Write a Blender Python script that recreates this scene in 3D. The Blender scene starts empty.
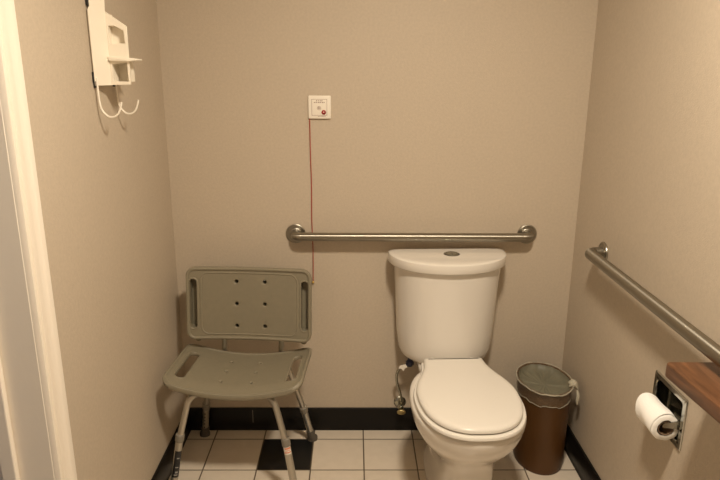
import bpy, bmesh, math, random
from mathutils import Vector, Matrix
from mathutils.geometry import tessellate_polygon
random.seed(4)
S = bpy.context.scene
C = S.collection
PI = math.pi
XL, XR = -.711, .8763          # side walls
T, X0, Y1 = .208, .041, -.081  # floor tile pitch and grid origin

# ------------------------------------------------------------------ materials
def mat(name, col, rough=.5, metal=0, spec=.5, bump=0, bscale=200, var=0, vscale=8, coat=0, trans=0, alpha=1, sss=0, stretch=None, aniso=0):
    m = bpy.data.materials.new(name); m.use_nodes = True
    nt = m.node_tree; N = nt.nodes; L = nt.links
    b = N['Principled BSDF']
    b.inputs['Base Color'].default_value = (*col, 1)
    b.inputs['Roughness'].default_value = rough
    b.inputs['Metallic'].default_value = metal
    b.inputs['Specular IOR Level'].default_value = spec
    b.inputs['Coat Weight'].default_value = coat
    b.inputs['Coat Roughness'].default_value = .08
    b.inputs['Transmission Weight'].default_value = trans
    b.inputs['Alpha'].default_value = alpha
    tc = N.new('ShaderNodeTexCoord')
    mp = N.new('ShaderNodeMapping'); L.new(tc.outputs['Object'], mp.inputs['Vector'])
    if stretch: mp.inputs['Scale'].default_value = stretch
    if var:
        n = N.new('ShaderNodeTexNoise'); n.inputs['Scale'].default_value = vscale; n.inputs['Detail'].default_value = 5
        L.new(mp.outputs[0], n.inputs['Vector'])
        r = N.new('ShaderNodeValToRGB')
        r.color_ramp.elements[0].position = .3; r.color_ramp.elements[1].position = .7
        r.color_ramp.elements[0].color = (*[c*(1-var) for c in col], 1)
        r.color_ramp.elements[1].color = (*[min(1, c*(1+var)) for c in col], 1)
        L.new(n.outputs['Fac'], r.inputs['Fac']); L.new(r.outputs['Color'], b.inputs['Base Color'])
    if bump:
        n = N.new('ShaderNodeTexNoise'); n.inputs['Scale'].default_value = bscale; n.inputs['Detail'].default_value = 3
        L.new(mp.outputs[0], n.inputs['Vector'])
        bp = N.new('ShaderNodeBump'); bp.inputs['Strength'].default_value = bump; bp.inputs['Distance'].default_value = .002
        L.new(n.outputs['Fac'], bp.inputs['Height']); L.new(bp.outputs[0], b.inputs['Normal'])
    return m

M = {}
M['wall'] = mat('vinyl_wallcovering', (.525, .445, .350), .5, spec=.35, bump=.4, bscale=260, var=.045, vscale=110)
M['ceiling'] = mat('ceiling_paint', (.8, .77, .7), .8)
M['base'] = mat('black_rubber_base', (.008, .007, .006), .32, spec=.22, bump=.15, bscale=60)
M['seam'] = mat('base_seam', (.22, .20, .17), .5)
M['door'] = mat('cream_gloss_paint', (.86, .79, .69), .35, bump=.1, bscale=60)
M['jamb'] = mat('beige_jamb_paint', (.86, .79, .69), .45, bump=.1, bscale=60)
M['porc'] = mat('glazed_porcelain', (.76, .715, .65), .12, spec=.5, coat=.4)
M['seatp'] = mat('cream_seat_plastic', (.76, .72, .655), .22, spec=.5)
M['steel'] = mat('brushed_steel', (.35, .325, .275), .33, metal=1, bump=.08, bscale=300)
def brushed(axis):
    m = M['steel'].copy(); m.name = 'brushed_steel_rail'; nt = m.node_tree; b = nt.nodes['Principled BSDF']
    t = nt.nodes.new('ShaderNodeTangent'); t.direction_type = 'RADIAL'; t.axis = axis
    nt.links.new(t.outputs[0], b.inputs['Tangent']); b.inputs['Anisotropic'].default_value = .88; b.inputs['Anisotropic Rotation'].default_value = ROT
    b.inputs['Roughness'].default_value = .36
    return m
ROT = .25
M['chrome'] = mat('chrome', (.45, .45, .42), .10, metal=1, bump=.05, bscale=40)
M['chromed'] = mat('dull_chrome', (.42, .42, .36), .25, metal=1)
M['pan'] = mat('recess_shade_chrome', (.13, .13, .11), .16, metal=1, bump=.5, bscale=14)  # chrome colour darkened to stand in for the recess's shade and dark reflections
M['alu'] = mat('anodised_aluminium', (.50, .47, .41), .32, metal=.85, bump=.05, bscale=200)
M['chair'] = mat('grey_moulded_plastic', (.225, .198, .140), .42, spec=.45, bump=.25, bscale=420, var=.03, vscale=60)
M['rubber'] = mat('grey_rubber', (.09, .078, .062), .6)
M['collar'] = mat('grey_collar_plastic', (.22, .20, .165), .5)
M['black'] = mat('black_plastic', (.01, .01, .01), .4)
M['label'] = mat('black_label', (.012, .012, .013), .35)
M['print'] = mat('white_print', (.34, .33, .32), .6)
M['stick'] = mat('orange_print', (.75, .25, .12), .6)
M['stickw'] = mat('sticker_paper', (.8, .74, .66), .6)
M['white'] = mat('white_plastic', (.86, .79, .67), .4, spec=.4)
M['coat'] = mat('white_coated_wire', (.88, .82, .72), .3)
M['red'] = mat('red_cord', (.38, .04, .025), .6)
M['redb'] = mat('red_button', (.28, .008, .012), .25)
M['ink'] = mat('grey_brown_ink', (.28, .17, .13), .6)
M['plate'] = mat('call_plate_plastic', (.86, .80, .70), .35)
M['bead'] = mat('amber_bead', (.55, .36, .08), .3)
M['brown'] = mat('brown_bin_plastic', (.085, .037, .010), .42, spec=.35, bump=.1, bscale=90, var=.12, vscale=5)
M['paper'] = mat('tissue_paper', (.92, .90, .86), .9, spec=.1, bump=.4, bscale=260)
M['card'] = mat('cardboard_core', (.20, .13, .08), .85)
M['blue'] = mat('dark_blue_nut', (.02, .025, .07), .4)
M['brass'] = mat('worn_brass', (.33, .26, .12), .4, metal=.8)
M['hall'] = mat('hall_paint', (.6, .6, .62), .7)
M['hfloor'] = mat('hall_floor', (.03, .03, .04), .5)

def liner_mat():
    m = bpy.data.materials.new('clear_bin_liner'); m.use_nodes = True
    nt = m.node_tree; N = nt.nodes; L = nt.links
    b = N['Principled BSDF']
    b.inputs['Base Color'].default_value = (.62, .58, .46, 1); b.inputs['Roughness'].default_value = .14
    b.inputs['Alpha'].default_value = .10
    n = N.new('ShaderNodeTexNoise'); n.inputs['Scale'].default_value = 60; n.inputs['Detail'].default_value = 4
    bp = N.new('ShaderNodeBump'); bp.inputs['Strength'].default_value = .8; bp.inputs['Distance'].default_value = .004
    L.new(n.outputs['Fac'], bp.inputs['Height']); L.new(bp.outputs[0], b.inputs['Normal'])
    return m
M['liner'] = liner_mat()
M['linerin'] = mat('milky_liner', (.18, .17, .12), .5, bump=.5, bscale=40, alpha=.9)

def wood_mat():
    m = bpy.data.materials.new('brown_wood'); m.use_nodes = True
    nt = m.node_tree; N = nt.nodes; L = nt.links
    b = N['Principled BSDF']; b.inputs['Roughness'].default_value = .38
    tc = N.new('ShaderNodeTexCoord'); mp = N.new('ShaderNodeMapping'); mp.inputs['Scale'].default_value = (14, 1.6, 14)
    L.new(tc.outputs['Object'], mp.inputs['Vector'])
    n = N.new('ShaderNodeTexNoise'); n.inputs['Scale'].default_value = 4; n.inputs['Detail'].default_value = 8; n.inputs['Distortion'].default_value = .8
    L.new(mp.outputs[0], n.inputs['Vector'])
    r = N.new('ShaderNodeValToRGB')
    r.color_ramp.elements[0].position = .3; r.color_ramp.elements[0].color = (.070, .028, .011, 1)
    r.color_ramp.elements[1].position = .72; r.color_ramp.elements[1].color = (.19, .083, .036, 1)
    L.new(n.outputs['Fac'], r.inputs['Fac']); L.new(r.outputs['Color'], b.inputs['Base Color'])
    return m
M['wood'] = wood_mat()

def tile_mat():
    m = bpy.data.materials.new('ceramic_floor_tiles'); m.use_nodes = True
    nt = m.node_tree; N = nt.nodes; L = nt.links
    b = N['Principled BSDF']
    tc = N.new('ShaderNodeTexCoord'); sp = N.new('ShaderNodeSeparateXYZ'); L.new(tc.outputs['Object'], sp.inputs[0])
    def ma(op, a, bb=None, c=None):
        n = N.new('ShaderNodeMath'); n.operation = op
        for i, v in enumerate((a, bb, c)):
            if v is None: continue
            if isinstance(v, (int, float)): n.inputs[i].default_value = v
            else: L.new(v, n.inputs[i])
        return n.outputs[0]
    u = ma('DIVIDE', ma('SUBTRACT', sp.outputs[0], X0), T); v = ma('DIVIDE', ma('SUBTRACT', sp.outputs[1], Y1), T)
    fu, fv = ma('FRACT', u), ma('FRACT', v)
    du = ma('MINIMUM', fu, ma('SUBTRACT', 1, fu)); dv = ma('MINIMUM', fv, ma('SUBTRACT', 1, fv))
    d = ma('MINIMUM', du, dv)
    mr = N.new('ShaderNodeMapRange'); mr.inputs['From Min'].default_value = .007; mr.inputs['From Max'].default_value = .016
    L.new(d, mr.inputs['Value'])
    iu, iv = ma('FLOOR', u), ma('FLOOR', v)
    # accent tile: every eighth in x, every fourth in y
    a = ma('LESS_THAN', ma('ABSOLUTE', ma('SUBTRACT', ma('FLOORED_MODULO', iu, 8), 6)), .5)
    c = ma('LESS_THAN', ma('ABSOLUTE', ma('SUBTRACT', ma('FLOORED_MODULO', iv, 4), 3)), .5)
    acc = ma('MULTIPLY', a, c)
    wn = N.new('ShaderNodeTexWhiteNoise'); wn.noise_dimensions = '2D'
    cb = N.new('ShaderNodeCombineXYZ'); L.new(iu, cb.inputs[0]); L.new(iv, cb.inputs[1]); L.new(cb.outputs[0], wn.inputs['Vector'])
    ns = N.new('ShaderNodeTexNoise'); ns.inputs['Scale'].default_value = 25; ns.inputs['Detail'].default_value = 5
    L.new(tc.outputs['Object'], ns.inputs['Vector'])
    k = ma('ADD', ma('MULTIPLY', wn.outputs['Value'], .3), ma('MULTIPLY', ns.outputs['Fac'], .7))
    r = N.new('ShaderNodeValToRGB'); r.color_ramp.elements[0].color = (.61, .53, .43, 1); r.color_ramp.elements[1].color = (.75, .66, .55, 1)
    L.new(k, r.inputs['Fac'])
    m1 = N.new('ShaderNodeMix'); m1.data_type = 'RGBA'; L.new(acc, m1.inputs['Factor']); L.new(r.outputs['Color'], m1.inputs['A']); m1.inputs['B'].default_value = (.008, .008, .008, 1)
    m2 = N.new('ShaderNodeMix'); m2.data_type = 'RGBA'; L.new(mr.outputs[0], m2.inputs['Factor']); m2.inputs['A'].default_value = (.10, .075, .05, 1); L.new(m1.outputs['Result'], m2.inputs['B'])
    L.new(m2.outputs['Result'], b.inputs['Base Color'])
    b.inputs['Roughness'].default_value = .32
    bp = N.new('ShaderNodeBump'); bp.inputs['Strength'].default_value = .6; bp.inputs['Distance'].default_value = .002
    L.new(mr.outputs[0], bp.inputs['Height']); L.new(bp.outputs[0], b.inputs['Normal'])
    return m
M['tile'] = tile_mat()

# ------------------------------------------------------------------ mesh helpers
def obj(name, bm, m, parent=None, smooth=None, loc=None):
    me = bpy.data.meshes.new(name)
    bmesh.ops.recalc_face_normals(bm, faces=bm.faces)
    bm.to_mesh(me); bm.free()
    o = bpy.data.objects.new(name, me); C.objects.link(o)
    for x in (m if isinstance(m, (list, tuple)) else [m]): me.materials.append(x)
    if smooth:
        me.polygons.foreach_set('use_smooth', [True]*len(me.polygons))
        me.set_sharp_from_angle(angle=math.radians(smooth))
    if parent: o.parent = parent
    if loc: o.location = loc
    return o

def thing(name, label, cat, loc=(0, 0, 0), rz=0, group=None):
    o = bpy.data.objects.new(name, None); C.objects.link(o); o.empty_display_size = .05
    o.location = loc; o.rotation_euler = (0, 0, rz); o['label'] = label; o['category'] = cat
    if group: o['group'] = group
    return o

def struct(name, bm, m, smooth=None):
    o = obj(name, bm, m, None, smooth); o['kind'] = 'structure'; return o

def add_box(bm, a, b, bev=0, seg=2, mi=0):
    vs = [bm.verts.new((x, y, z)) for x in (a[0], b[0]) for y in (a[1], b[1]) for z in (a[2], b[2])]
    fs = []
    for q in ((0,1,3,2), (4,6,7,5), (0,4,5,1), (2,3,7,6), (0,2,6,4), (1,5,7,3)):
        f = bm.faces.new([vs[i] for i in q]); f.material_index = mi; fs.append(f)
    if bev:
        es = list({e for f in fs for e in f.edges})
        bmesh.ops.bevel(bm, geom=es, offset=bev, segments=seg, profile=.5, affect='EDGES')
    return vs

def add_loft(bm, rings, cap0=True, cap1=True, mi=0):
    R = [[bm.verts.new(p) for p in r] for r in rings]
    n = len(R[0])
    for a, b in zip(R, R[1:]):
        for i in range(n):
            f = bm.faces.new((a[i], a[(i+1) % n], b[(i+1) % n], b[i])); f.material_index = mi
    if cap0: bm.faces.new(R[0][::-1]).material_index = mi
    if cap1: bm.faces.new(R[-1]).material_index = mi
    return R

def smooth_path(pts, n=8):
    pts = [Vector(p) for p in pts]; out = []
    P = [pts[0]*2-pts[1]] + pts + [pts[-1]*2-pts[-2]]
    for i in range(1, len(P)-2):
        a, b, c, d = P[i-1:i+3]
        for k in range(n):
            t = k/n
            out.append(.5*((2*b)+(c-a)*t+(2*a-5*b+4*c-d)*t*t+(3*b-a-3*c+d)*t**3))
    out.append(pts[-1]); return out

def fillet_path(pts, r, n=8):
    pts = [Vector(p) for p in pts]; out = [pts[0]]
    for i in range(1, len(pts)-1):
        a, b, c = pts[i-1:i+2]
        u, v = (a-b).normalized(), (c-b).normalized()
        ang = u.angle(v); t = min(r/math.tan(ang/2), (a-b).length*.49, (c-b).length*.49)
        p, q = b+u*t, b+v*t
        rr = t*math.tan(ang/2); cen = b+(u+v).normalized()*(rr/math.sin(ang/2))
        e0, e1 = p-cen, q-cen; w = e0.angle(e1)
        for k in range(n+1):
            s = k/n
            out.append(cen+(e0*math.sin((1-s)*w)+e1*math.sin(s*w))/math.sin(w))
    out.append(pts[-1]); return out

def add_tube(bm, path, r, n=14, mi=0, caps=True):
    P = [Vector(p) for p in path]
    rad = r if callable(r) else (lambda i, m: r)
    t = (P[1]-P[0]).normalized()
    nrm = t.orthogonal().normalized(); rings = []
    for i, p in enumerate(P):
        t2 = (P[min(i+1, len(P)-1)]-P[max(i-1, 0)]).normalized()
        q = t.rotation_difference(t2); nrm = (q @ nrm).normalized(); t = t2
        bn = t.cross(nrm)
        rr = rad(i, len(P))
        rings.append([p+(nrm*math.cos(2*PI*k/n)+bn*math.sin(2*PI*k/n))*rr for k in range(n)])
    add_loft(bm, rings, caps, caps, mi)

def add_lathe(bm, prof, n=32, origin=(0, 0, 0), axis=(0, 0, 1), cap0=True, cap1=True, mi=0):
    q = Vector((0, 0, 1)).rotation_difference(Vector(axis)); o = Vector(origin)
    rings = [[o + q @ Vector((r*math.cos(2*PI*k/n), r*math.sin(2*PI*k/n), z)) for k in range(n)] for r, z in prof]
    add_loft(bm, rings, cap0, cap1, mi)

def add_prism(bm, pts, fn0, fn1, mi=0):
    """closed polygon extruded between two placement functions"""
    a = [bm.verts.new(fn0(p)) for p in pts]; b = [bm.verts.new(fn1(p)) for p in pts]; n = len(pts)
    for i in range(n): bm.faces.new((a[i], a[(i+1) % n], b[(i+1) % n], b[i])).material_index = mi
    bm.faces.new(a[::-1]).material_index = mi; bm.faces.new(b).material_index = mi

def NB(): return bmesh.new()

def rrect(cx, cy, w, h, r, n=6):
    out = []
    for sx, sy, a0 in ((1, 1, 0), (-1, 1, 90), (-1, -1, 180), (1, -1, 270)):
        for k in range(n+1):
            a = math.radians(a0+90*k/n)
            out.append((cx+sx*(w/2-r)+r*math.cos(a), cy+sy*(h/2-r)+r*math.sin(a)))
    return out

def circ(cx, cy, r, n=12):
    return [(cx+r*math.cos(2*PI*k/n), cy+r*math.sin(2*PI*k/n)) for k in range(n)]

def plate_with_holes(outer, holes, th, bev=.002, cuts=0):
    """flat moulded plate in the xy plane, z from 0 to th, returned as a bmesh"""
    cu = bpy.data.curves.new('t', 'CURVE'); cu.dimensions = '2D'; cu.fill_mode = 'BOTH'
    for pl in [outer]+holes:
        s = cu.splines.new('POLY'); s.points.add(len(pl)-1); s.use_cyclic_u = True
        for p, q in zip(s.points, pl): p.co = (q[0], q[1], 0, 1)
    cu.extrude = th/2-bev; cu.bevel_depth = bev; cu.bevel_resolution = 2; cu.offset = -bev
    o = bpy.data.objects.new('t', cu); C.objects.link(o)
    dg = bpy.context.evaluated_depsgraph_get()
    me = bpy.data.meshes.new_from_object(o.evaluated_get(dg))
    bm = bmesh.new(); bm.from_mesh(me)
    bpy.data.objects.remove(o); bpy.data.curves.remove(cu); bpy.data.meshes.remove(me)
    bmesh.ops.remove_doubles(bm, verts=bm.verts, dist=1e-6)
    bmesh.ops.translate(bm, verts=bm.verts, vec=(0, 0, th/2))
    xs = [v.co.x for v in bm.verts]; ys = [v.co.y for v in bm.verts]
    if cuts:
        for ax, lo, hi in ((0, min(xs), max(xs)), (1, min(ys), max(ys))):
            n = int((hi-lo)/cuts)
            for k in range(1, n):
                co = [0, 0, 0]; no = [0, 0, 0]; co[ax] = lo+(hi-lo)*k/n; no[ax] = 1
                bmesh.ops.bisect_plane(bm, geom=bm.verts[:]+bm.edges[:]+bm.faces[:], plane_co=co, plane_no=no)
    return bm

# ------------------------------------------------------------------ the room
H = 2.32; YF = -2.80; TH = .12
DY0, DY1, DH = -1.100, -1.93, 2.04       # door opening in the left wall
bm = NB(); add_box(bm, (XL-.0, YF, -.05), (XR, 0, 0)); struct('floor', bm, M['tile'])
bm = NB(); add_box(bm, (XL, 0, -.05), (XR, .1, H)); struct('wall_back', bm, M['wall'])
hy0, hy1, hz0, hz1 = -.930, -.752, .514, .665      # paper holder plate; the wall is cut out behind it
bm = NB()
add_box(bm, (XR, YF, -.05), (XR+.1, hy0+.018, H)); add_box(bm, (XR, hy1-.018, -.05), (XR+.1, .1, H))
add_box(bm, (XR, hy0+.018, -.05), (XR+.1, hy1-.018, hz0+.018)); add_box(bm, (XR, hy0+.018, hz1-.018), (XR+.1, hy1-.018, H))
add_box(bm, (XR+.05, hy0+.018, hz0+.018), (XR+.1, hy1-.018, hz1-.018))
struct('wall_right', bm, M['wall'])
bm = NB(); add_box(bm, (XL, YF-.1, -.05), (XR, YF, H)); struct('wall_front', bm, M['wall'])
bm = NB(); add_box(bm, (XL-TH, YF-.1, H), (XR+.1, .1, H+.08)); struct('ceiling', bm, M['ceiling'])
bm = NB()
add_box(bm, (XL-TH, DY0+.02, -.05), (XL, .1, H))
add_box(bm, (XL-TH, YF-.1, -.05), (XL, DY1-.02, H))
add_box(bm, (XL-TH, DY1-.02, DH+.02), (XL, DY0+.02, H))
struct('wall_left', bm, M['wall'])
# jamb lining with a stop
bm = NB()
add_box(bm, (XL-TH-.004, DY0, 0), (XL+.003, DY0+.02, DH+.02), .002, 1)
add_box(bm, (XL-TH-.004, DY1-.02, 0), (XL+.003, DY1, DH+.02), .002, 1)
add_box(bm, (XL-TH-.004, DY1, DH), (XL+.003, DY0, DH+.02), .002, 1)
o = struct('door_1', bm, M['jamb'])
bm = NB()
for y0, y1 in ((DY0-.016, DY0), (DY1, DY1+.016)): add_box(bm, (XL-.112, y0, 0), (XL-.078, y1, DH), .003, 2)
add_box(bm, (XL-.112, DY1, DH-.012), (XL-.078, DY0, DH), .003, 2)
s = obj('door_stop', bm, M['door'], o)
# moulded casing: profile (distance from opening, thickness)
prof = [(0, 0), (0, .008), (.003, .015), (.009, .016), (.012, .008), (.018, .008), (.022, .014), (.034, .016), (.038, .0195), (.056, .021), (.066, .020), (.071, .019), (.074, .014), (.075, 0)]
def casing(bm, side):
    sg = 1 if side > 0 else -1; xw = XL if side > 0 else XL-TH
    y0, y1 = DY0+.001, DY1-.001
    rings = []
    for (d, t) in [(p[0], p[1]) for p in prof]:
        rings.append([(xw+sg*t, y0+d, 0), (xw+sg*t, y0+d, DH+.001+d), (xw+sg*t, y1-d, DH+.001+d), (xw+sg*t, y1-d, 0)])
    V = [[bm.verts.new(p) for p in r] for r in rings]
    for a, b in zip(V, V[1:]):
        for i in range(3): bm.faces.new((a[i], a[i+1], b[i+1], b[i]))
    for i in range(3): bm.faces.new((V[-1][i], V[-1][i+1], V[0][i+1], V[0][i]))
    bm.faces.new([r[0] for r in V]); bm.faces.new([r[3] for r in V][::-1])
bm = NB(); casing(bm, 1); struct('trim_1', bm, M['door'], 40)
bm = NB(); casing(bm, -1); struct('trim_2', bm, M['door'], 40)
# passage beyond the door, open to daylight at its near end
bm = NB(); add_box(bm, (-2.3, -4.2, -.05), (XL, .1, -.0005)); f = struct('floor_passage', bm, M['hfloor'])
bm = NB(); add_box(bm, (-2.4, -4.2, -.05), (-2.3, .1, H)); struct('wall_passage', bm, M['hall'])
bm = NB(); add_box(bm, (-2.3, 0, -.05), (XL-TH, .1, H)); struct('wall_passage_end', bm, M['hall'])
bm = NB(); add_box(bm, (-2.4, -4.2, H), (XL-TH, .1, H+.08)); struct('ceiling_passage', bm, M['ceiling'])
# cove base
BH = .1015
def base_profile(): return [(0, 0), (.014, 0), (.013, .003), (.011, .009), (.011, .020), (.010, BH-.004), (.007, BH), (0, BH)]
def baseboard(name, p0, p1, nrm):
    bm = NB(); nx, ny = nrm
    n = 24; rings = []
    for k in range(n+1):
        t = k/n; x = p0[0]+(p1[0]-p0[0])*t; y = p0[1]+(p1[1]-p0[1])*t
        rings.append([(x+nx*d, y+ny*d, z) for d, z in base_profile()])
    add_loft(bm, rings)
    return struct(name, bm, M['base'], 50)
bb = baseboard('baseboard_back', (XL, 0), (XR, 0), (0, -1))
baseboard('baseboard_left', (XL, -.0), (XL, DY0+.076), (1, 0))
baseboard('baseboard_right', (XR, -.0), (XR, YF), (-1, 0))
bm = NB(); add_box(bm, (-.4315, -.0108, .018), (-.4290, -.009, BH-.006)); obj('seam', bm, M['seam'], bb)
baseboard('baseboard_front', (XL, YF), (XR, YF), (0, 1))

# ------------------------------------------------------------------ toilet
TX = .366
tr = math.radians(2.4)
toilet = thing('toilet', 'cream two-piece toilet with closed lid below the horizontal grab bar', 'toilet', (TX, -.03, 0), tr)
def sgn(v): return 1 if v >= 0 else -1
def dsec(hw, d, z, n=2.5, r=.012, N=40, back=0):
    """D section: straight back at y=-back, bowed front"""
    pts = []
    for k in range(N+1):
        t = PI*k/N; c, s = math.cos(t), math.sin(t)
        pts.append((hw*sgn(c)*abs(c)**(2/n), -(back+.022)-(d-back-.022)*abs(s)**(2/n), z))
    pts += [(-hw, -back-.016, z), (-hw+r*.3, -back-r*.3, z), (-hw+r, -back, z), (hw-r, -back, z), (hw-r*.3, -back-r*.3, z), (hw, -back-.016, z)]
    return pts
# tank body
bm = NB()
lv = [(.3900, .120, .136), (.391, .151, .156), (.396, .165, .168), (.406, .176, .175), (.430, .185, .177), (.50, .192, .176), (.60, .197, .179), (.70, .203, .187), (.779, .208, .194)]
add_loft(bm, [dsec(hw, d, z, 2.25) for z, hw, d in lv])
bmesh.ops.translate(bm, verts=bm.verts, vec=(-.004, 0, 0)); obj('tank', bm, M['porc'], toilet, 40)
bm = NB()
lv = [(.777, .212, .190), (.777, .220, .198), (.780, .2245, .202), (.783, .226, .204), (.809, .226, .204), (.8135, .225, .203), (.8155, .222, .200), (.817, .214, .190), (.8175, .205, .175), (.818, .17, .14)]
add_loft(bm, [dsec(hw, d+.010, z, 2.1, back=0) for z, hw, d in lv])
bmesh.ops.scale(bm, verts=bm.verts, vec=(1.012, 1, 1)); bmesh.ops.translate(bm, verts=bm.verts, vec=(-.006, 0, 0)); obj('tank_lid', bm, M['porc'], toilet, 40)
bm = NB()
add_lathe(bm, [(.027, .8165), (.027, .820), (.0255, .8215), (.022, .8215), (.0215, .8195), (.0205, .8195), (.020, .8215), (.003, .8222)], 32, (0.004, -.072, 0), mi=0)
fb = obj('flush_button', bm, M['chromed'], toilet, 40); bm = NB(); add_lathe(bm, [(.0310, .8165), (.0310, .8188), (.0275, .8192)], 32, (0.004, -.072, 0), cap1=True); obj('button_bezel', bm, M['rubber'], fb, 40)
fb['label'] = 'dull chrome round push button'
bm = NB(); add_box(bm, (.0033, -.0925, .8215), (.0047, -.0515, .8226)); obj('button_split', bm, M['black'], fb)
# bowl and pedestal (y measured from the tank's back)
def esec(hw, yb, yf, z, yc=None, n=2.15, N=48, nb=None):
    if yc is None: yc = yf+.245 if yf < -.5 else (yb+yf)/2
    pts = []
    for k in range(N):
        t = 2*PI*k/N; c, s = math.cos(t), math.sin(t)
        nn = n if s >= 0 else (nb or n)
        x = hw*sgn(c)*abs(c)**(2/nn)
        y = yc-(yc-yf)*abs(s)**(2/nn) if s >= 0 else yc+(yb-yc)*abs(s)**(2/nn)
        pts.append((x, y, z))
    return pts
bm = NB()
ped = [(0, .118, -.06, -.585, 3.4), (.012, .118, -.06, -.585, 3.4), (.022, .112, -.065, -.578, 3.4), (.06, .106, -.07, -.572, 3.3), (.14, .100, -.075, -.570, 3.2), (.20, .100, -.075, -.572, 3.0),
       (.238, .108, -.075, -.583, 2.7), (.262, .126, -.08, -.605, 2.45), (.285, .146, -.10, -.632, 2.3), (.31, .163, -.13, -.657, 2.2), (.335, .175, -.15, -.676, 2.15), (.36, .184, -.165, -.689, 2.12), (.385, .1895, -.17, -.696, 2.1), (.398, .1905, -.172, -.697, 2.1),
       (.404, .188, -.175, -.694, 2.1), (.408, .183, -.18, -.689, 2.1), (.4095, .172, -.19, -.678, 2.1)]
add_loft(bm, [esec(hw-.008*max(0, min(1, (.26-z)/.06)), yb, yf, z, yc=-.33-.13*min(1, z/.34), n=n, nb=3.0 if z < .25 else 2.4) for z, hw, yb, yf, n in ped])
# deck that carries the tank
dk = [(.27, .085, -.02, -.26), (.30, .10, -.005, -.30), (.34, .112, 0, -.33), (.375, .120, 0, -.34), (.384, .120, 0, -.34), (.3895, .115, -.004, -.335)]
add_loft(bm, [[(x, y, z) for x, y in rrect(0, (yb+yf)/2, 2*hw, yb-yf, .03)] for z, hw, yb, yf in dk])
# trapway bulge on each side of the pedestal
for s in (-1, 1):
    path = smooth_path([(s*.050, -.42, .20), (s*.056, -.36, .13), (s*.060, -.28, .10), (s*.062, -.22, .17), (s*.058, -.17, .24), (s*.056, -.13, .17), (s*.056, -.12, .06)], 6)
    add_tube(bm, path, .037, 16)
for v in bm.verts: v.co.x += .008*max(0, min(1, (.26-v.co.z)/.06))
obj('bowl', bm, M['porc'], toilet, 50)
# seat and lid outlines (half outline, mirrored)
def outline(half, n=6):
    pts = smooth_path([(x, y, 0) for x, y in half], n)
    R = [(p.x, p.y) for p in pts]
    return R + [(-x, y) for x, y in R[::-1][1:]]
half = [(.098, -.198), (.108, -.203), (.111, -.224), (.118, -.270), (.136, -.325), (.155, -.375), (.1665, -.425), (.169, -.470), (.164, -.530), (.150, -.585), (.124, -.633), (.090, -.665), (.046, -.684), (0, -.688)]
LID = outline(half)
def offs(poly, d):
    n = len(poly); out = []
    cx = 0; cy = -.44
    for i in range(n):
        a, b = Vector(poly[i-1]), Vector(poly[(i+1) % n]); t = (b-a); nr = Vector((t.y, -t.x)).normalized()
        p = Vector(poly[i]);
        if nr.dot(p-Vector((cx, cy))) < 0: nr = -nr
        out.append((p.x+nr.x*d, p.y+nr.y*d))
    return out
def slab(bm, poly, levels):
    add_loft(bm, [[(x, y, z) for x, y in offs(poly, d)] for z, d in levels])
bm = NB()
slab(bm, [(x, y-.004*max(0, min(1, (-y-.2)/.45))) for x, y in LID], [(.4140, -.004), (.4140, .006), (.4165, .0125), (.422, .0125), (.4255, .0105), (.4265, .004)])
obj('seat', bm, M['seatp'], toilet, 40)
bm = NB()
slab(bm, LID, [(.4305, -.006), (.4310, .000), (.4330, .0025), (.440, .0025), (.4445, .000), (.4470, -.005), (.4485, -.010), (.4492, -.018)])
obj('seat_lid', bm, M['seatp'], toilet, 40)
bm = NB()
add_box(bm, (-.088, -.212, .385), (.088, -.186, .4350), .004, 2)
for s in (-1, 1):
    add_lathe(bm, [(.011, .418), (.011, .434), (.009, .437), (.002, .438)], 16, (s*.075, -.186, 0))
obj('hinge', bm, M['seatp'], toilet, 40)

# ------------------------------------------------------------------ water supply
sup = thing('water_supply_valve', 'small metal shut-off valve with thin hose on the wall beside the toilet', 'valve', (.197, 0, .13))
bm = NB()
add_lathe(bm, [(.026, .0), (.026, .002), (.020, .008), (.009, .010)], 20, (0, -.0005, 0), (0, -1, 0))
obj('wall_flange', bm, M['chromed'], sup, 40)
bm = NB()
add_tube(bm, [(0, -.004, 0), (0, -.050, 0)], .0075, 12)
add_lathe(bm, [(.011, -.016), (.013, -.012), (.013, .012), (.011, .016)], 14, (0, -.050, 0), (0, -1, 0))
add_tube(bm, [(0, -.050, .005), (0, -.050, .026)], .007, 12); add_lathe(bm, [(.0095, .018), (.0095, .032)], 6, (0, -.050, 0))
obj('valve_body', bm, M['chromed'], sup, 40)
bm = NB()
add_tube(bm, [(0, -.064, -.0), (0, -.082, -.0)], .004, 8)
add_loft(bm, [[(.018*math.cos(2*PI*k/20)*s, y, .011*math.sin(2*PI*k/20)*s) for k in range(20)] for y, s in ((-.080, .8), (-.082, 1), (-.088, 1), (-.090, .8))])
obj('handle', bm, M['brass'], sup, 40)
bm = NB()
hp = smooth_path([(0, -.050, .030), (-.003, -.052, .065), (-.016, -.062, .11), (-.022, -.074, .150), (-.020, -.084, .18), (-.008, -.090, .205), (.018, -.092, .212), (.029, -.092, .226)], 8)
add_tube(bm, hp, lambda i, m: .0052+.0006*(i % 2), 10)
obj('hose', bm, M['chromed'], sup, 60)
bm = NB()
add_lathe(bm, [(.012, 0), (.0145, .004), (.0145, .020), (.011, .024), (.0075, .026), (.0075, .040)], 10, (.028, -.092, .214))
for k in range(5):
    a = 2*PI*k/5; add_box(bm, (.028+.0145*math.cos(a)-.003, -.092+.0145*math.sin(a)-.003, .218), (.028+.0145*math.cos(a)+.003, -.092+.0145*math.sin(a)+.003, .232), .001, 1)
obj('coupling_nut', bm, M['blue'], sup, 40)
bm = NB()
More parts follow.
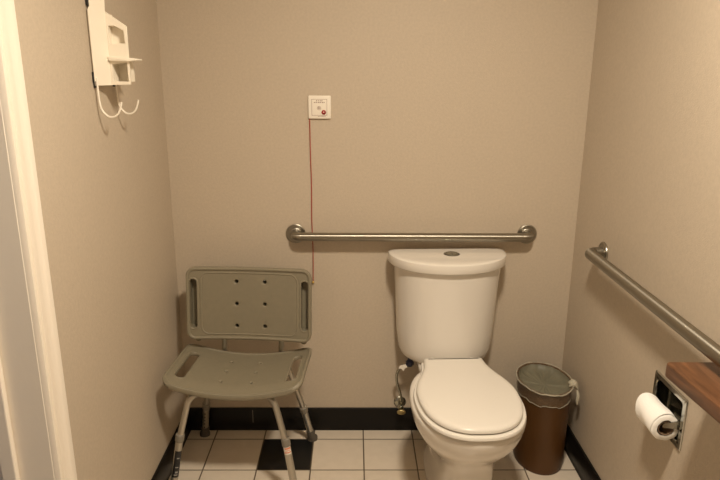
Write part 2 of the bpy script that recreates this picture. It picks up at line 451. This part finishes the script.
add_prism(bm, [(-.004, .010), (.012, .014), (.020, .000), (.010, -.004), (.006, -.016), (-.002, -.006), (-.014, -.004), (-.010, .006)], lambda p: (p[0]-.002, -.110, p[1]+.216), lambda p: (p[0]-.004, -.1115, p[1]+.216))
obj('paper_tag', bm, M['stickw'], sup)

# ------------------------------------------------------------------ grab bars
def grab_bar(name, label, p0, p1, nrm, rad):
    g = thing(name, label, 'grab bar', p0)
    p0 = Vector((0, 0, 0)); p1 = Vector(p1)-Vector(g.location); n = Vector(nrm)
    bm = NB()
    path = fillet_path([p0+n*.003, p0+n*.053, p1+n*.053, p1+n*.003], .053, 14)
    add_tube(bm, path, rad, 24)
    obj('rail', bm, brushed('X' if abs(nrm[1]) > .5 else 'Y'), g, 40)
    for p in (p0, p1):
        bm = NB()
        add_lathe(bm, [(.0385, 0.0003), (.0390, .003), (.0380, .0055), (.0360, .0065), (.0325, .0058), (.0315, .0046), (.022, .0046), (.0200, .0060), (.0178, .0065)], 40, p, n)
        obj('flange', bm, M['steel'], g, 30)
    return g
grab_bar('grab_bar', 'long brushed steel grab bar mounted horizontally on the back wall over the toilet', (-.2305, 0, .871), (.6835, 0, .871), (0, -1, 0), .0168)
grab_bar('grab_bar', 'brushed steel grab bar on the right wall above the toilet paper', (XR, -.290, .880), (XR, -1.355, .877), (-1, 0, 0), .0195)

# ------------------------------------------------------------------ emergency call plate
cp = thing('emergency_call_switch', 'square white call switch with red pull cord on back wall', 'call switch', (-.1305, 0, 1.3595))
bm = NB(); add_box(bm, (-.0425, -.011, -.0425), (.0425, -.0003, .0425), .0035, 3)
pl = obj('cover_plate', bm, M['plate'], cp, 40)
bm = NB()
for a, b in (((-.0295, -.0300), (.0280, -.0288)), ((-.0295, .0285), (.0280, .0297)), ((-.0295, -.0300), (-.0283, .0297)), ((.0268, -.0300), (.0280, .0297))):
    add_box(bm, (a[0], -.0116, a[1]), (b[0], -.0106, b[1]))
obj('border_line', bm, M['ink'], cp)
for z, ws in ((.0235, (-.013, -.009, -.006, -.002, .001, .005, .007, .011)), (.0175, (-.021, -.016, -.014, -.010, -.007, -.002, .000, .005, .008, .013, .015, .019))):
    bm = NB()
    for a, b in zip(ws[::2], ws[1::2]): add_box(bm, (a, -.0114, z-.0016), (b, -.0106, z+.0016))
    obj('lettering', bm, M['ink'], cp)
bm = NB()
for k in range(6): add_box(bm, (-.006+k*.005, -.0114, -.0345), (-.003+k*.005, -.0106, -.0325))
obj('lettering', bm, M['ink'], cp)
bm = NB()
add_lathe(bm, [(.0072, .0105), (.0072, .0115), (.0062, .0115), (.0062, .0105)], 20, (-.002, 0, -.003), (0, -1, 0), False, False)
add_box(bm, (-.0065, -.0114, -.006), (-.0045, -.0106, .001)); add_box(bm, (-.0032, -.0114, -.0075), (-.0014, -.0106, .0025)); add_box(bm, (0, -.0114, -.006), (.0018, -.0106, .000))
obj('symbol', bm, M['ink'], cp)
bm = NB(); add_lathe(bm, [(.0085, .0105), (.0085, .0125), (.0065, .0150), (.003, .0165)], 20, (.0155, 0, -.0185), (0, -1, 0))
rb = obj('indicator_lamp', bm, M['redb'], cp, 40); rb['label'] = 'round red indicator'
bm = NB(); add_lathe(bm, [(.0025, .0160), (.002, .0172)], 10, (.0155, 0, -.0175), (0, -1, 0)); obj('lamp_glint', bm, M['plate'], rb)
bm = NB()
cpth = smooth_path([(-.0375, -.007, -.040), (-.037, -.006, -.16), (-.0345, -.006, -.30), (-.0355, -.006, -.43), (-.0325, -.006, -.56), (-.034, -.006, -.690)], 6)
add_tube(bm, cpth, .0017, 8)
cord = obj('pull_cord', bm, M['red'], cp, 60)
bm = NB(); add_lathe(bm, [(.0015, -.0055), (.0042, -.003), (.0048, 0), (.0042, .003), (.0015, .0055)], 14, (-.034, -.0062, -.690)); obj('bead', bm, M['bead'], cord, 60)

# ------------------------------------------------------------------ shower chair
ch = thing('shower_chair', 'grey plastic shower chair with aluminium legs in the left corner', 'chair', (-.415, -.27, 0), math.radians(-4))
SW, SD = .490, .31
def seat_z(x, y):
    u = x/(SW/2)
    z = .409+.042*u*u+.004*max(0, abs(u)-.8)
    v = (y+.155)/.31
    if v < .22: z -= .010*((.22-v)/.22)**2
    return z
def seat_xy(x, y):
    v = (y+SD/2)/SD; u = x/(SW/2)
    yy = y-.031-.006*(1-u*u)*(1-v)                     # front edge bows forward
    xx = x*(1.005-.01*v)+.005
    return xx, yy
hol = [rrect(s*.198, -.005, .034, .19, .016) for s in (-1, 1)]
hol += [circ(x, y, .0055) for x in (-.055, .055) for y in (-.075, 0, .075)]
bm = plate_with_holes(rrect(0, 0, SW, SD, .036, 8), hol, .014, .004, .018)
for v in bm.verts:
    x, y, z = v.co; xx, yy = seat_xy(x, y); v.co = (xx, yy, seat_z(x, y)+z)
def ridge(bm, poly, fn, r, n=8):
    pts = [Vector(fn(*p)) for p in poly]; pts.append(pts[0]); N = len(pts)-1
    rings = []
    for i in range(N):
        t = (pts[(i+1) % N]-pts[i-1]).normalized(); up = Vector(fn(0, 0, 1))-Vector(fn(0, 0)); up = (up-t*up.dot(t)).normalized(); sd = t.cross(up)
        rings.append([pts[i]+(sd*math.cos(2*PI*k/n)*r[0]+up*math.sin(2*PI*k/n)*r[1]) for k in range(n)])
    V = [[bm.verts.new(p) for p in rr] for rr in rings]
    for i in range(N):
        a, b = V[i], V[(i+1) % N]
        for k in range(n): bm.faces.new((a[k], a[(k+1) % n], b[(k+1) % n], b[k]))
def sfn(x, y, z=0):
    xx, yy = seat_xy(x, y); return (xx, yy, seat_z(x, y)+.014+z)
def dens(poly, m=4):
    out = []
    for i in range(len(poly)):
        a, b = Vector(poly[i]), Vector(poly[(i+1) % len(poly)])
        k = max(1, int((b-a).length/.02))
        for j in range(k): out.append(tuple(a.lerp(b, j/k)))
    return out
ridge(bm, dens(rrect(0, 0, SW-.012, SD-.012, .040, 8)), lambda x, y, z=0: sfn(x, y, z-.001), (.006, .0045))
for s in (-1, 1): ridge(bm, dens(rrect(s*.198, -.005, .042, .198, .020)), lambda x, y, z=0: sfn(x, y, z-.0015), (.004, .0030))
# skirt under the rim
ridge(bm, dens(rrect(0, 0, SW-.010, SD-.010, .042, 8)), lambda x, y, z=0: sfn(x, y, z-.013), (.005, .006))
obj('seat', bm, M['chair'], ch, 45)
# backrest
BW, BHh = .475, .281
hol = [rrect(s*.212, .000, .026, .190, .0125) for s in (-1, 1)]
hol += [circ(x, y, .0068, 14) for x in (-.050, .058) for y in (-.086, 0, .086)]
bm = plate_with_holes(rrect(0, 0, BW, BHh, .032, 8), hol, .014, .004, .03)
bfn = lambda x, y, z=0: (x, y, .014+z)
ridge(bm, dens(rrect(0, 0, BW-.013, BHh-.013, .027, 8)), lambda x, y, z=0: bfn(x, y, z-.001), (.0065, .006))
for s in (-1, 1): ridge(bm, dens(rrect(s*.212, 0, .034, .198, .017)), lambda x, y, z=0: bfn(x, y, z-.0015), (.004, .0035))
ridge(bm, dens(rrect(0, 0, .366, .238, .030)), lambda x, y, z=0: bfn(x, y, z-.002), (.0042, .0038))
ridge(bm, dens(rrect(0, 0, BW-.010, BHh-.010, .030, 8)), lambda x, y, z=0: bfn(x, y, z-.016), (.005, .008))
tilt = math.radians(7)
BC = Vector((.012, .122, .634))
Mx = Matrix.Translation(BC) @ Matrix.Rotation(PI/2-tilt, 4, 'X')
# slight forward wrap of the two ends
for v in bm.verts: v.co.z += .022*(v.co.x/(BW/2))**2
bmesh.ops.transform(bm, matrix=Mx, verts=bm.verts)
for x in (-.050, .058):
    for y in (-.086, 0, .086):
        zz = .022*(x/(BW/2))**2
        add_lathe(bm, [(.0072, .004), (.0072, -.026), (.0001, -.026)], 14, Mx @ Vector((x, y, zz)), Mx.to_3x3() @ Vector((0, 0, 1)), False, False)  # blind sleeves added behind the holes to keep them dark
for s_ in (-1, 1):
    pl_ = rrect(s_*.212, 0, .027, .191, .013); zz = .022*(.215/(BW/2))**2
    add_loft(bm, [[Mx @ Vector((x, y, zz+z)) for x, y in pl_] for z in (.004, -.024)], False, True)  # closed backs added to the slots so they fall into shade
obj('backrest', bm, M['chair'], ch, 45)
bm = NB()
def bpt(x, y, z): return Mx @ Vector((x, y, z))
for x in (-.108, .116):
    bm = NB()
    top = bpt(x, .105, -.016); low = bpt(x, -.150, -.018)
    add_tube(bm, fillet_path([top, low, (x, .150, .400), (x, .09, .3975), (x, -.13, .3975)], .03, 6), .0105, 14)
    obj('back_support', bm, M['alu'], ch, 40)
bm = NB()
# black knobs and bolts behind the back
LEG = [(-1, -1), (1, -1), (-1, 1), (1, 1)]
for sy, nm in ((-1, 'front'), (1, 'rear')):
    bm = NB()
    y = -.122 if sy < 0 else .110
    add_tube(bm, [(-.105, y, .392), (.105, y, .392)], .0112, 16)
    obj('crossbar', bm, M['alu'], ch, 40)
for sx, sy in LEG:
    y0 = -.122 if sy < 0 else .110; yf = -.190 if sy < 0 else .207
    foot = Vector((sx*.229, yf, 0)); top = Vector((sx*.150, y0, .386))
    d = (foot-Vector((sx*.166, y0-(.040 if sy < 0 else 0), .375))).normalized()
    j = foot-d*(.236 if sy < 0 else .17)
    bm = NB()
    add_tube(bm, fillet_path([(sx*.100, y0, .392), (sx*.149, y0-(.040 if sy < 0 else 0), .392), j], .080, 12), .0112, 16)
    leg = obj('leg', bm, M['alu'], ch, 40)
    # lower telescopic tube
    bm = NB()
    a, b = foot-d*.022, j
    add_tube(bm, [b, a], .0132, 16)
    ax = Vector((0, -1, 0)); ax = (ax-d*ax.dot(d)).normalized(); sd = d.cross(ax)
    ext = obj('leg_extension', bm, M['alu'], leg, 40)
    for k in range(6):
        bm = NB()
        hx = ax if (sx, sy) == (-1, 1) else -ax
        c = a.lerp(b, .12+k*.13)+hx*.0128
        add_lathe(bm, [(.0032, 0), (.0032, .0012), (.0024, .0014)], 10, c, hx)
        obj('adjustment_hole', bm, M['black'], ext, 40)
    bm = NB()
    add_tube(bm, [j-d*.016, j-d*.014, j+d*.010, j+d*.014], lambda i, m: (.0135, .0158, .0158, .0140)[i], 18)
    obj('collar', bm, M['collar'], leg, 40)
    bm = NB()
    add_tube(bm, [foot-d*.052, foot-d*.048, foot-d*.018, Vector((foot.x, foot.y, .008)), Vector((foot.x, foot.y, .0))], lambda i, m: (.0150, .0165, .0170, .0215, .0215)[i], 20)
    obj('rubber_foot', bm, M['rubber'], leg, 40)
    if sy < 0 and sx < 0:
        def wrap(bm, t0, t1, a0, a1, rr, n=8):
            rings = []
            for t in (t0, t1):
                p = foot-d*t
                rings.append([p+(ax*math.cos(a0+(a1-a0)*k/n)+sd*math.sin(a0+(a1-a0)*k/n))*rr for k in range(n+1)])
            V = [[bm.verts.new(p) for p in r] for r in rings]
            for k in range(n): bm.faces.new((V[0][k], V[0][k+1], V[1][k+1], V[1][k]))
        bm = NB(); wrap(bm, .085, .190, -1.5, 0.5, .0136)
        lb = obj('label_sticker', bm, M['label'], ext); lb['label'] = 'black sticker with small white print'
        for t, w, a in ((.094, .004, -.2), (.103, .007, -.5), (.124, .004, -.4), (.160, .004, -.5)):
            bm = NB(); wrap(bm, t, t+w, -.9, a+.3, .0139)
            obj('printing', bm, M['print'], lb)
    if sy < 0 and sx > 0:
        bm = NB(); wrap(bm, .194, .228, -1.3, .8, .0136)
        lb = obj('size_sticker', bm, M['stickw'], ext); lb['label'] = 'small white and orange sticker'
        bm = NB(); wrap(bm, .200, .204, -1.2, .7, .0139); wrap(bm, .208, .2105, -1.0, .3, .0139); wrap(bm, .214, .220, -1.2, .4, .0139); wrap(bm, .2235, .2255, -.8, .6, .0139)
        obj('printing', bm, M['stick'], lb)
# moulded bosses at the back panel's lower corners
for x in (-.205, .205):
    bm = NB(); add_lathe(bm, [(.012, 0), (.012, .010), (.008, .014)], 14, bpt(x, -BHh/2-.002, -.006), (Mx.to_3x3() @ Vector((0, -.3, 1))).normalized())
    obj('corner_boss', bm, M['chair'], ch, 40)

# ------------------------------------------------------------------ waste bin with liner
bx, by = .737, -.205
bn = thing('waste_bin', 'brown round waste bin with clear liner in the right corner', 'bin', (bx, by, 0))
bm = NB()
add_lathe(bm, [(.095, .004), (.099, 0), (.1015, .006), (.102, .02), (.107, .300), (.1075, .3235), (.1100, .3265), (.1110, .331), (.1095, .335), (.1055, .334), (.1035, .326), (.098, .02), (.02, .012)], 56)
obj('body', bm, M['brown'], bn, 50)
def wob(k, n, amp, ph=0): return amp*(math.sin(7*2*PI*k/n+ph)+.6*math.sin(17*2*PI*k/n+2*ph)+.4*math.sin(29*2*PI*k/n))
bm = NB(); n = 96; rings = []
lvl = [(.1086, .283, .0012), (.1088, .292, .0010), (.1092, .305, .0008), (.1105, .322, .0006), (.1125, .330, .0005), (.1120, .3365, .0005), (.1090, .3385, .0008), (.1055, .3370, .0010), (.1028, .330, .0014), (.1000, .318, .002)]
for r, z, a in lvl:
    rings.append([((r+abs(wob(k, n, a, r*300)))*math.cos(2*PI*k/n) if z > .325 else (r+abs(wob(k, n, a, r*300)))*math.cos(2*PI*k/n), (r+abs(wob(k, n, a, r*300)))*math.sin(2*PI*k/n), z+(wob(k, n, .0022, 1) if z < .28 else 0)) for k in range(n)])
V = add_loft(bm, rings, False, False)
ln = obj('liner', bm, M['liner'], bn, 60)
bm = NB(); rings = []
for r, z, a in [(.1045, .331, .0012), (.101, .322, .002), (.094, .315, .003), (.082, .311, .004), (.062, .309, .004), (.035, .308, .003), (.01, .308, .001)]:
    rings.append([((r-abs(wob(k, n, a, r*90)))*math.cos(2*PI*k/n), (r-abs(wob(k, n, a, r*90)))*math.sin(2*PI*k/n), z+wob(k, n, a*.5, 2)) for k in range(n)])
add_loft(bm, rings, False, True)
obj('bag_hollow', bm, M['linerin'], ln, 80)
hem = mat('liner_hem', (.62, .58, .46), .25, bump=.6, bscale=140, alpha=.5)
for R_, Z_, rr_, w_ in ((.1092, .284, .0011, .0030), (.1125, .333, .0028, .0012)):
    bm = NB(); pts = [Vector((R_*math.cos(2*PI*k/n)*(1+.006*math.sin(k*.9)), R_*math.sin(2*PI*k/n)*(1+.006*math.sin(k*.9)), Z_+wob(k, n, w_, 1))) for k in range(n+1)]
    add_tube(bm, pts, rr_, 8, caps=False)
    obj('hem' if Z_ < .3 else 'rolled_edge', bm, hem, ln, 60)
# knot of gathered liner on the right side and its tail
bm = NB()
ka = math.radians(-12); kx, ky = .101*math.cos(ka), .096*math.sin(ka)-.03
for i in range(16):
    a = random.uniform(0, 6.3); r = random.uniform(.004, .009)
    p0 = Vector((kx-.010+random.uniform(-.01, .004), ky+random.uniform(-.02, .02), .330+random.uniform(-.006, .008)))
    p1 = Vector((kx+.011+random.uniform(-.003, .003), ky-.004+random.uniform(-.014, .014), .322+random.uniform(-.006, .010)))
    add_tube(bm, smooth_path([p0, (p0+p1)/2+Vector((0, 0, .012)), p1], 4), lambda i, m, r=r: r*(.5+.5*math.sin(PI*(i+.5)/m)), 7)
p = smooth_path([(kx+.008, ky-.012, .318), (kx+.011, ky-.020, .300), (kx+.009, ky-.022, .282), (kx+.010, ky-.023, .266)], 5)
add_tube(bm, p, lambda i, m: .003+.0045*math.sin(PI*(i+.8)/(m+.6)), 8)
obj('liner_knot', bm, mat('gathered_liner', (.50, .46, .36), .35, bump=.6, bscale=120, alpha=.85), ln, 60)

for c in [bn]+[q for q in bpy.data.objects if q.type == 'MESH' and (q.parent == bn or q.parent == ln)]:
    if c.type == 'MESH':
        kk = 'knot' in c.name
        for v in c.data.vertices: v.co = (v.co.x*(1 if kk else .915), v.co.y*(1 if kk else 1.20), v.co.z*1.045)
        c.data.update()

# ------------------------------------------------------------------ toilet paper holder and roll
cx, cy, cz = 0, (hy0+hy1)/2, (hz0+hz1)/2
hd = thing('toilet_paper_holder', 'chrome recessed toilet paper holder on the right wall under the wooden shelf', 'paper holder', (XR, cy, cz))
bm = NB()
def ring_pts(w, h, r, x): return [(x, a, b) for a, b in rrect(0, 0, w, h, r, 4)]
W_, H_ = hy1-hy0, hz1-hz0
add_loft(bm, [ring_pts(W_, H_, .003, -.0005), ring_pts(W_, H_, .003, -.003), ring_pts(W_-.004, H_-.004, .003, -.005), ring_pts(W_-.030, H_-.030, .012, -.0055), ring_pts(W_-.036, H_-.036, .012, -.003)], False, False)
obj('backplate', bm, M['chrome'], hd, 35)
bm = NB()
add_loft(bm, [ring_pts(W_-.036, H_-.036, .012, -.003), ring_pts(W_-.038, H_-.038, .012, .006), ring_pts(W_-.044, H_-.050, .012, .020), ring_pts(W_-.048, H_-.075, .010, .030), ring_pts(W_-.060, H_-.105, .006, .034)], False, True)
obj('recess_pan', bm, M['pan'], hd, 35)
for yy in (-.0665, .0665):
    bm = NB()
    pr = [(-.002, -.024), (-.026, -.018), (-.042, -.017), (-.047, -.014), (-.049, -.010), (-.047, -.006), (-.042, -.002), (-.026, -.001), (-.002, .005)]
    add_prism(bm, pr, lambda q: (q[0], yy-.0022, q[1]), lambda q: (q[0], yy+.0022, q[1]))
    obj('arm', bm, M['chrome'], hd)
bm = NB(); add_tube(bm, [(-.0365, -.0665, -.010), (-.0365, .0665, -.010)], .0075, 16); obj('spindle', bm, M['chromed'], hd, 40)

rl = thing('toilet_paper_roll', 'white toilet paper roll on the chrome holder', 'toilet paper', (XR-.0365, cy-.014, cz-.020))
bm = NB(); RR = .038; n = 48; L2 = .051
def rw(k, y): return RR+.0011*math.sin(3*2*PI*k/n+y*60)+.0006*math.sin(9*2*PI*k/n+y*90)
rings = []
for y, f in [(-L2, .62), (-L2, .97), (-L2+.0015, 1), (-.03, 1.01), (0, 1), (.03, 1.015), (L2-.0015, 1), (L2, .97), (L2, .62)]:
    rings.append([(rw(k, y)*f*math.cos(2*PI*k/n), y, rw(k, y)*f*math.sin(2*PI*k/n)) for k in range(n)])
add_loft(bm, rings, False, False)
# loose outer sheet folded to a point at the far end
sh = []
for i in range(13):
    t = i/12; a = math.radians(60+130*t)
    row = []
    for jx in range(7):
        s = jx/6; y = -L2+.002+s*(2*L2-.006+.012*math.sin(t*PI*1.3)) 
        r = RR+.0024+(.0015+.005*s)*math.sin(t*PI)+.0016*math.sin(s*6+t*7)
        row.append(bm.verts.new((r*math.cos(a), y, r*math.sin(a))))
    sh.append(row)
for a, b in zip(sh, sh[1:]):
    for k in range(6): bm.faces.new((a[k], a[k+1], b[k+1], b[k]))
obj('tissue', bm, M['paper'], rl, 60)
bm = NB()
add_loft(bm, [[(.0195*math.cos(2*PI*k/32)*f, y, .0195*math.sin(2*PI*k/32)*f) for k in range(32)] for y, f in ((-L2-.0005, 1.06), (-L2-.0005, .98), (L2+.0005, .98), (L2+.0005, 1.06))], False, False)
add_loft(bm, [[(.0208*math.cos(2*PI*k/32), y, .0208*math.sin(2*PI*k/32)) for k in range(32)] for y in (-L2+.001, L2-.001)], False, False)
obj('core', bm, M['card'], rl, 60)

# ------------------------------------------------------------------ wooden shelf on the right wall
sf = thing('wooden_shelf', 'brown wooden shelf board on the right wall near the camera', 'shelf', (XR, -1.045, .80))
bm = NB()
ol = [(-.0005, 0), (-.134, 0), (-.139, -.004), (-.142, -.012), (-.118, -.35), (-.118, -1.2), (-.0005, -1.2)]
add_prism(bm, ol, lambda q: (q[0], q[1], 0), lambda q: (q[0], q[1], .035))
bmesh.ops.bevel(bm, geom=[e for e in bm.edges if abs(e.verts[0].co.z-e.verts[1].co.z) < 1e-6], offset=.004, segments=3, profile=.5, affect='EDGES')
obj('board', bm, M['wood'], sf, 30)
for yy in (-.45, -.95):
    bm = NB(); add_prism(bm, [(-.001, 0), (-.11, 0), (-.11, -.004), (-.005, -.09), (-.001, -.09)], lambda q: (q[0], yy, q[1]-.0003), lambda q: (q[0], yy-.02, q[1]-.0003)); obj('bracket', bm, M['steel'], sf)

# ------------------------------------------------------------------ white wall holder with two hooks
wy0, wy1 = -.632, -.492
hk = thing('wall_hook_holder', 'white wall-mounted holder with two curved hooks high on the left wall', 'wall holder', (XL, (wy0+wy1)/2, 1.45))
yo = (wy0+wy1)/2
q0, q1, q2 = Vector((.006, wy0-yo)), Vector((.030, -.575-yo)), Vector((.084, -.575-yo))
bm = NB()
P = [(0, 0), (1, 0), (1, .195), (1.05, .24), (1.10, .33), (.12, .33), (.12, .205), (0, .195)]
dn = Vector((.003, .0006))
def pp(t): return q0.lerp(q1, t)
bmesh_pts = P
add_prism(bm, P, lambda q: (pp(q[0]).x, pp(q[0]).y, q[1]), lambda q: (pp(q[0]).x-.0012, pp(q[0]).y+.003, q[1]))
obj('front_panel', bm, M['white'], hk)
for t in (.35, .58, .8):
    c = pp(t); bm = NB(); add_lathe(bm, [(.0048, 0), (.0036, .002)], 12, (c.x, c.y, .226), (.8, -.5, 0)); obj('rivet', bm, M['white'], hk, 40)
# side panel facing the room, with two openings and pockets behind
X0_, X1_ = q1.x, q2.x; y1_ = q1.y; y2 = y1_+.05
fo = [(X0_, 0), (X1_, .002), (X1_+.001, .157), (X0_+.004, .192), (X0_, .195)]
ho = [[(X0_+.005, .112), (X0_+.005, .158), (X0_+.022, .158), (X0_+.045, .146), (X0_+.047, .112)],
      [(X0_+.006, .010), (X0_+.006, .056), (X0_+.047, .062), (X0_+.048, .010)]]
bm = plate_with_holes(fo, ho, .004, .0008)
bmesh.ops.transform(bm, matrix=Matrix.Translation((0, y1_+.004, 0)) @ Matrix.Rotation(PI/2, 4, 'X'), verts=bm.verts)
obj('side_panel', bm, M['white'], hk)
for poly, dpt in ((ho[0], .022), (ho[1], .050)):
    bm = NB()
    a_ = [bm.verts.new((x, y1_+.001, z)) for x, z in poly]; b_ = [bm.verts.new((x, y1_+dpt, z)) for x, z in poly]; n_ = len(poly)
    for i in range(n_): bm.faces.new((a_[i], a_[(i+1) % n_], b_[(i+1) % n_], b_[i]))
    bm.faces.new(b_)
    o = obj('pocket', bm, M['white'], hk)
    md = o.modifiers.new('t', 'SOLIDIFY'); md.thickness = .0015; md.offset = 1
bm = NB()
add_prism(bm, [(X0_, .078), (X1_, .074), (.104, .071), (.105, .067), (X1_, .064), (X0_, .066)], lambda q: (q[0], y1_-.010, q[1]), lambda q: (q[0], y2, q[1]))
bmesh.ops.bevel(bm, geom=bm.edges[:], offset=.0012, segments=2, profile=.5, affect='EDGES')
obj('ledge', bm, M['white'], hk, 40)
bm = NB(); add_box(bm, (.002, q1.y+.004, .004), (X0_+.001, q1.y+.05, .19), .001, 1); obj('back_body', bm, M['white'], hk)
for i, yy in enumerate((wy0-yo+.006, wy1-yo+.004)):
    bm = NB()
    pth = smooth_path([(.010, yy, .02), (.0095, yy, -.010), (.011, yy, -.045), (.016, yy, -.066), (.030, yy, -.082), (.046, yy, -.084), (.060, yy, -.074), (.068, yy, -.055), (.0705, yy, -.044)], 8)
    add_tube(bm, pth, .0028, 10)
    obj('hook', bm, M['coat'], hk, 60)
    bm = NB(); add_box(bm, (.0006, yy-.005, -.006), (.0075, yy+.005, .012), .001, 1)
    obj('clip', bm, M['black'], hk)
bm = NB(); add_box(bm, (.0006, wy0-yo-.002, .008), (.0055, wy0-yo+.006, .036), .001, 1); obj('clip', bm, M['black'], hk)
bm = NB(); add_box(bm, (.0006, wy0-yo+.004, .205), (.0065, wy0-yo+.012, .250), .001, 1); obj('clip', bm, M['black'], hk)
bm = NB(); add_box(bm, (.0006, wy0-yo+.006, .01), (.0045, wy1-yo, .19), .001, 1); obj('mounting_strip', bm, M['white'], hk)

# ------------------------------------------------------------------ ceiling light (above the frame)
LX, LY = .24, -1.44
cl = thing('ceiling_light', 'round ceiling lamp above the room', 'ceiling light', (LX, LY, H))
bm = NB(); add_lathe(bm, [(.15, -.0005), (.15, -.03), (.145, -.034), (.112, -.034), (.112, -.02)], 40); obj('canopy', bm, M['steel'], cl, 40)
bm = NB(); add_lathe(bm, [(.110, -.024), (.106, -.030), (.07, -.040), (.005, -.045)], 40, cap0=False)
em = bpy.data.materials.new('lamp_glass'); em.use_nodes = True
e = em.node_tree.nodes['Principled BSDF']; e.inputs['Base Color'].default_value = (.9, .85, .75, 1)
WARM = (1.0, .87, .69)
e.inputs['Emission Color'].default_value = (*WARM, 1); e.inputs['Emission Strength'].default_value = 266
obj('diffuser', bm, em, cl, 60)

# daylight reaching the passage
w = bpy.data.worlds.new('w'); S.world = w; w.use_nodes = True
w.node_tree.nodes['Background'].inputs[0].default_value = (.7, .78, 1, 1)
w.node_tree.nodes['Background'].inputs[1].default_value = .3

# ------------------------------------------------------------------ camera
f_, pi_, ya_, ro_, cz_, D_ = 623.28, .2671, .0097, .0056, 1.4963, 2.3824
F = Vector((math.sin(ya_)*math.cos(pi_), math.cos(ya_)*math.cos(pi_), -math.sin(pi_)))
R = Vector((math.cos(ya_), -math.sin(ya_), 0)); U = R.cross(F)
R2 = R*math.cos(ro_)+U*math.sin(ro_); U2 = -R*math.sin(ro_)+U*math.cos(ro_)
cam = bpy.data.cameras.new('camera'); co = bpy.data.objects.new('camera', cam); C.objects.link(co)
cam.sensor_width = 36; cam.lens = f_/720*36; cam.clip_start = .02
mw = Matrix((R2, U2, -F)).transposed().to_4x4(); mw.translation = Vector((0, -D_, cz_))
co.matrix_world = mw
S.camera = co
S.view_settings.view_transform = 'Standard'; S.view_settings.look = 'None'
S.view_settings.gamma = 1; S.view_settings.use_curve_mapping = False
S.view_settings.exposure = .3
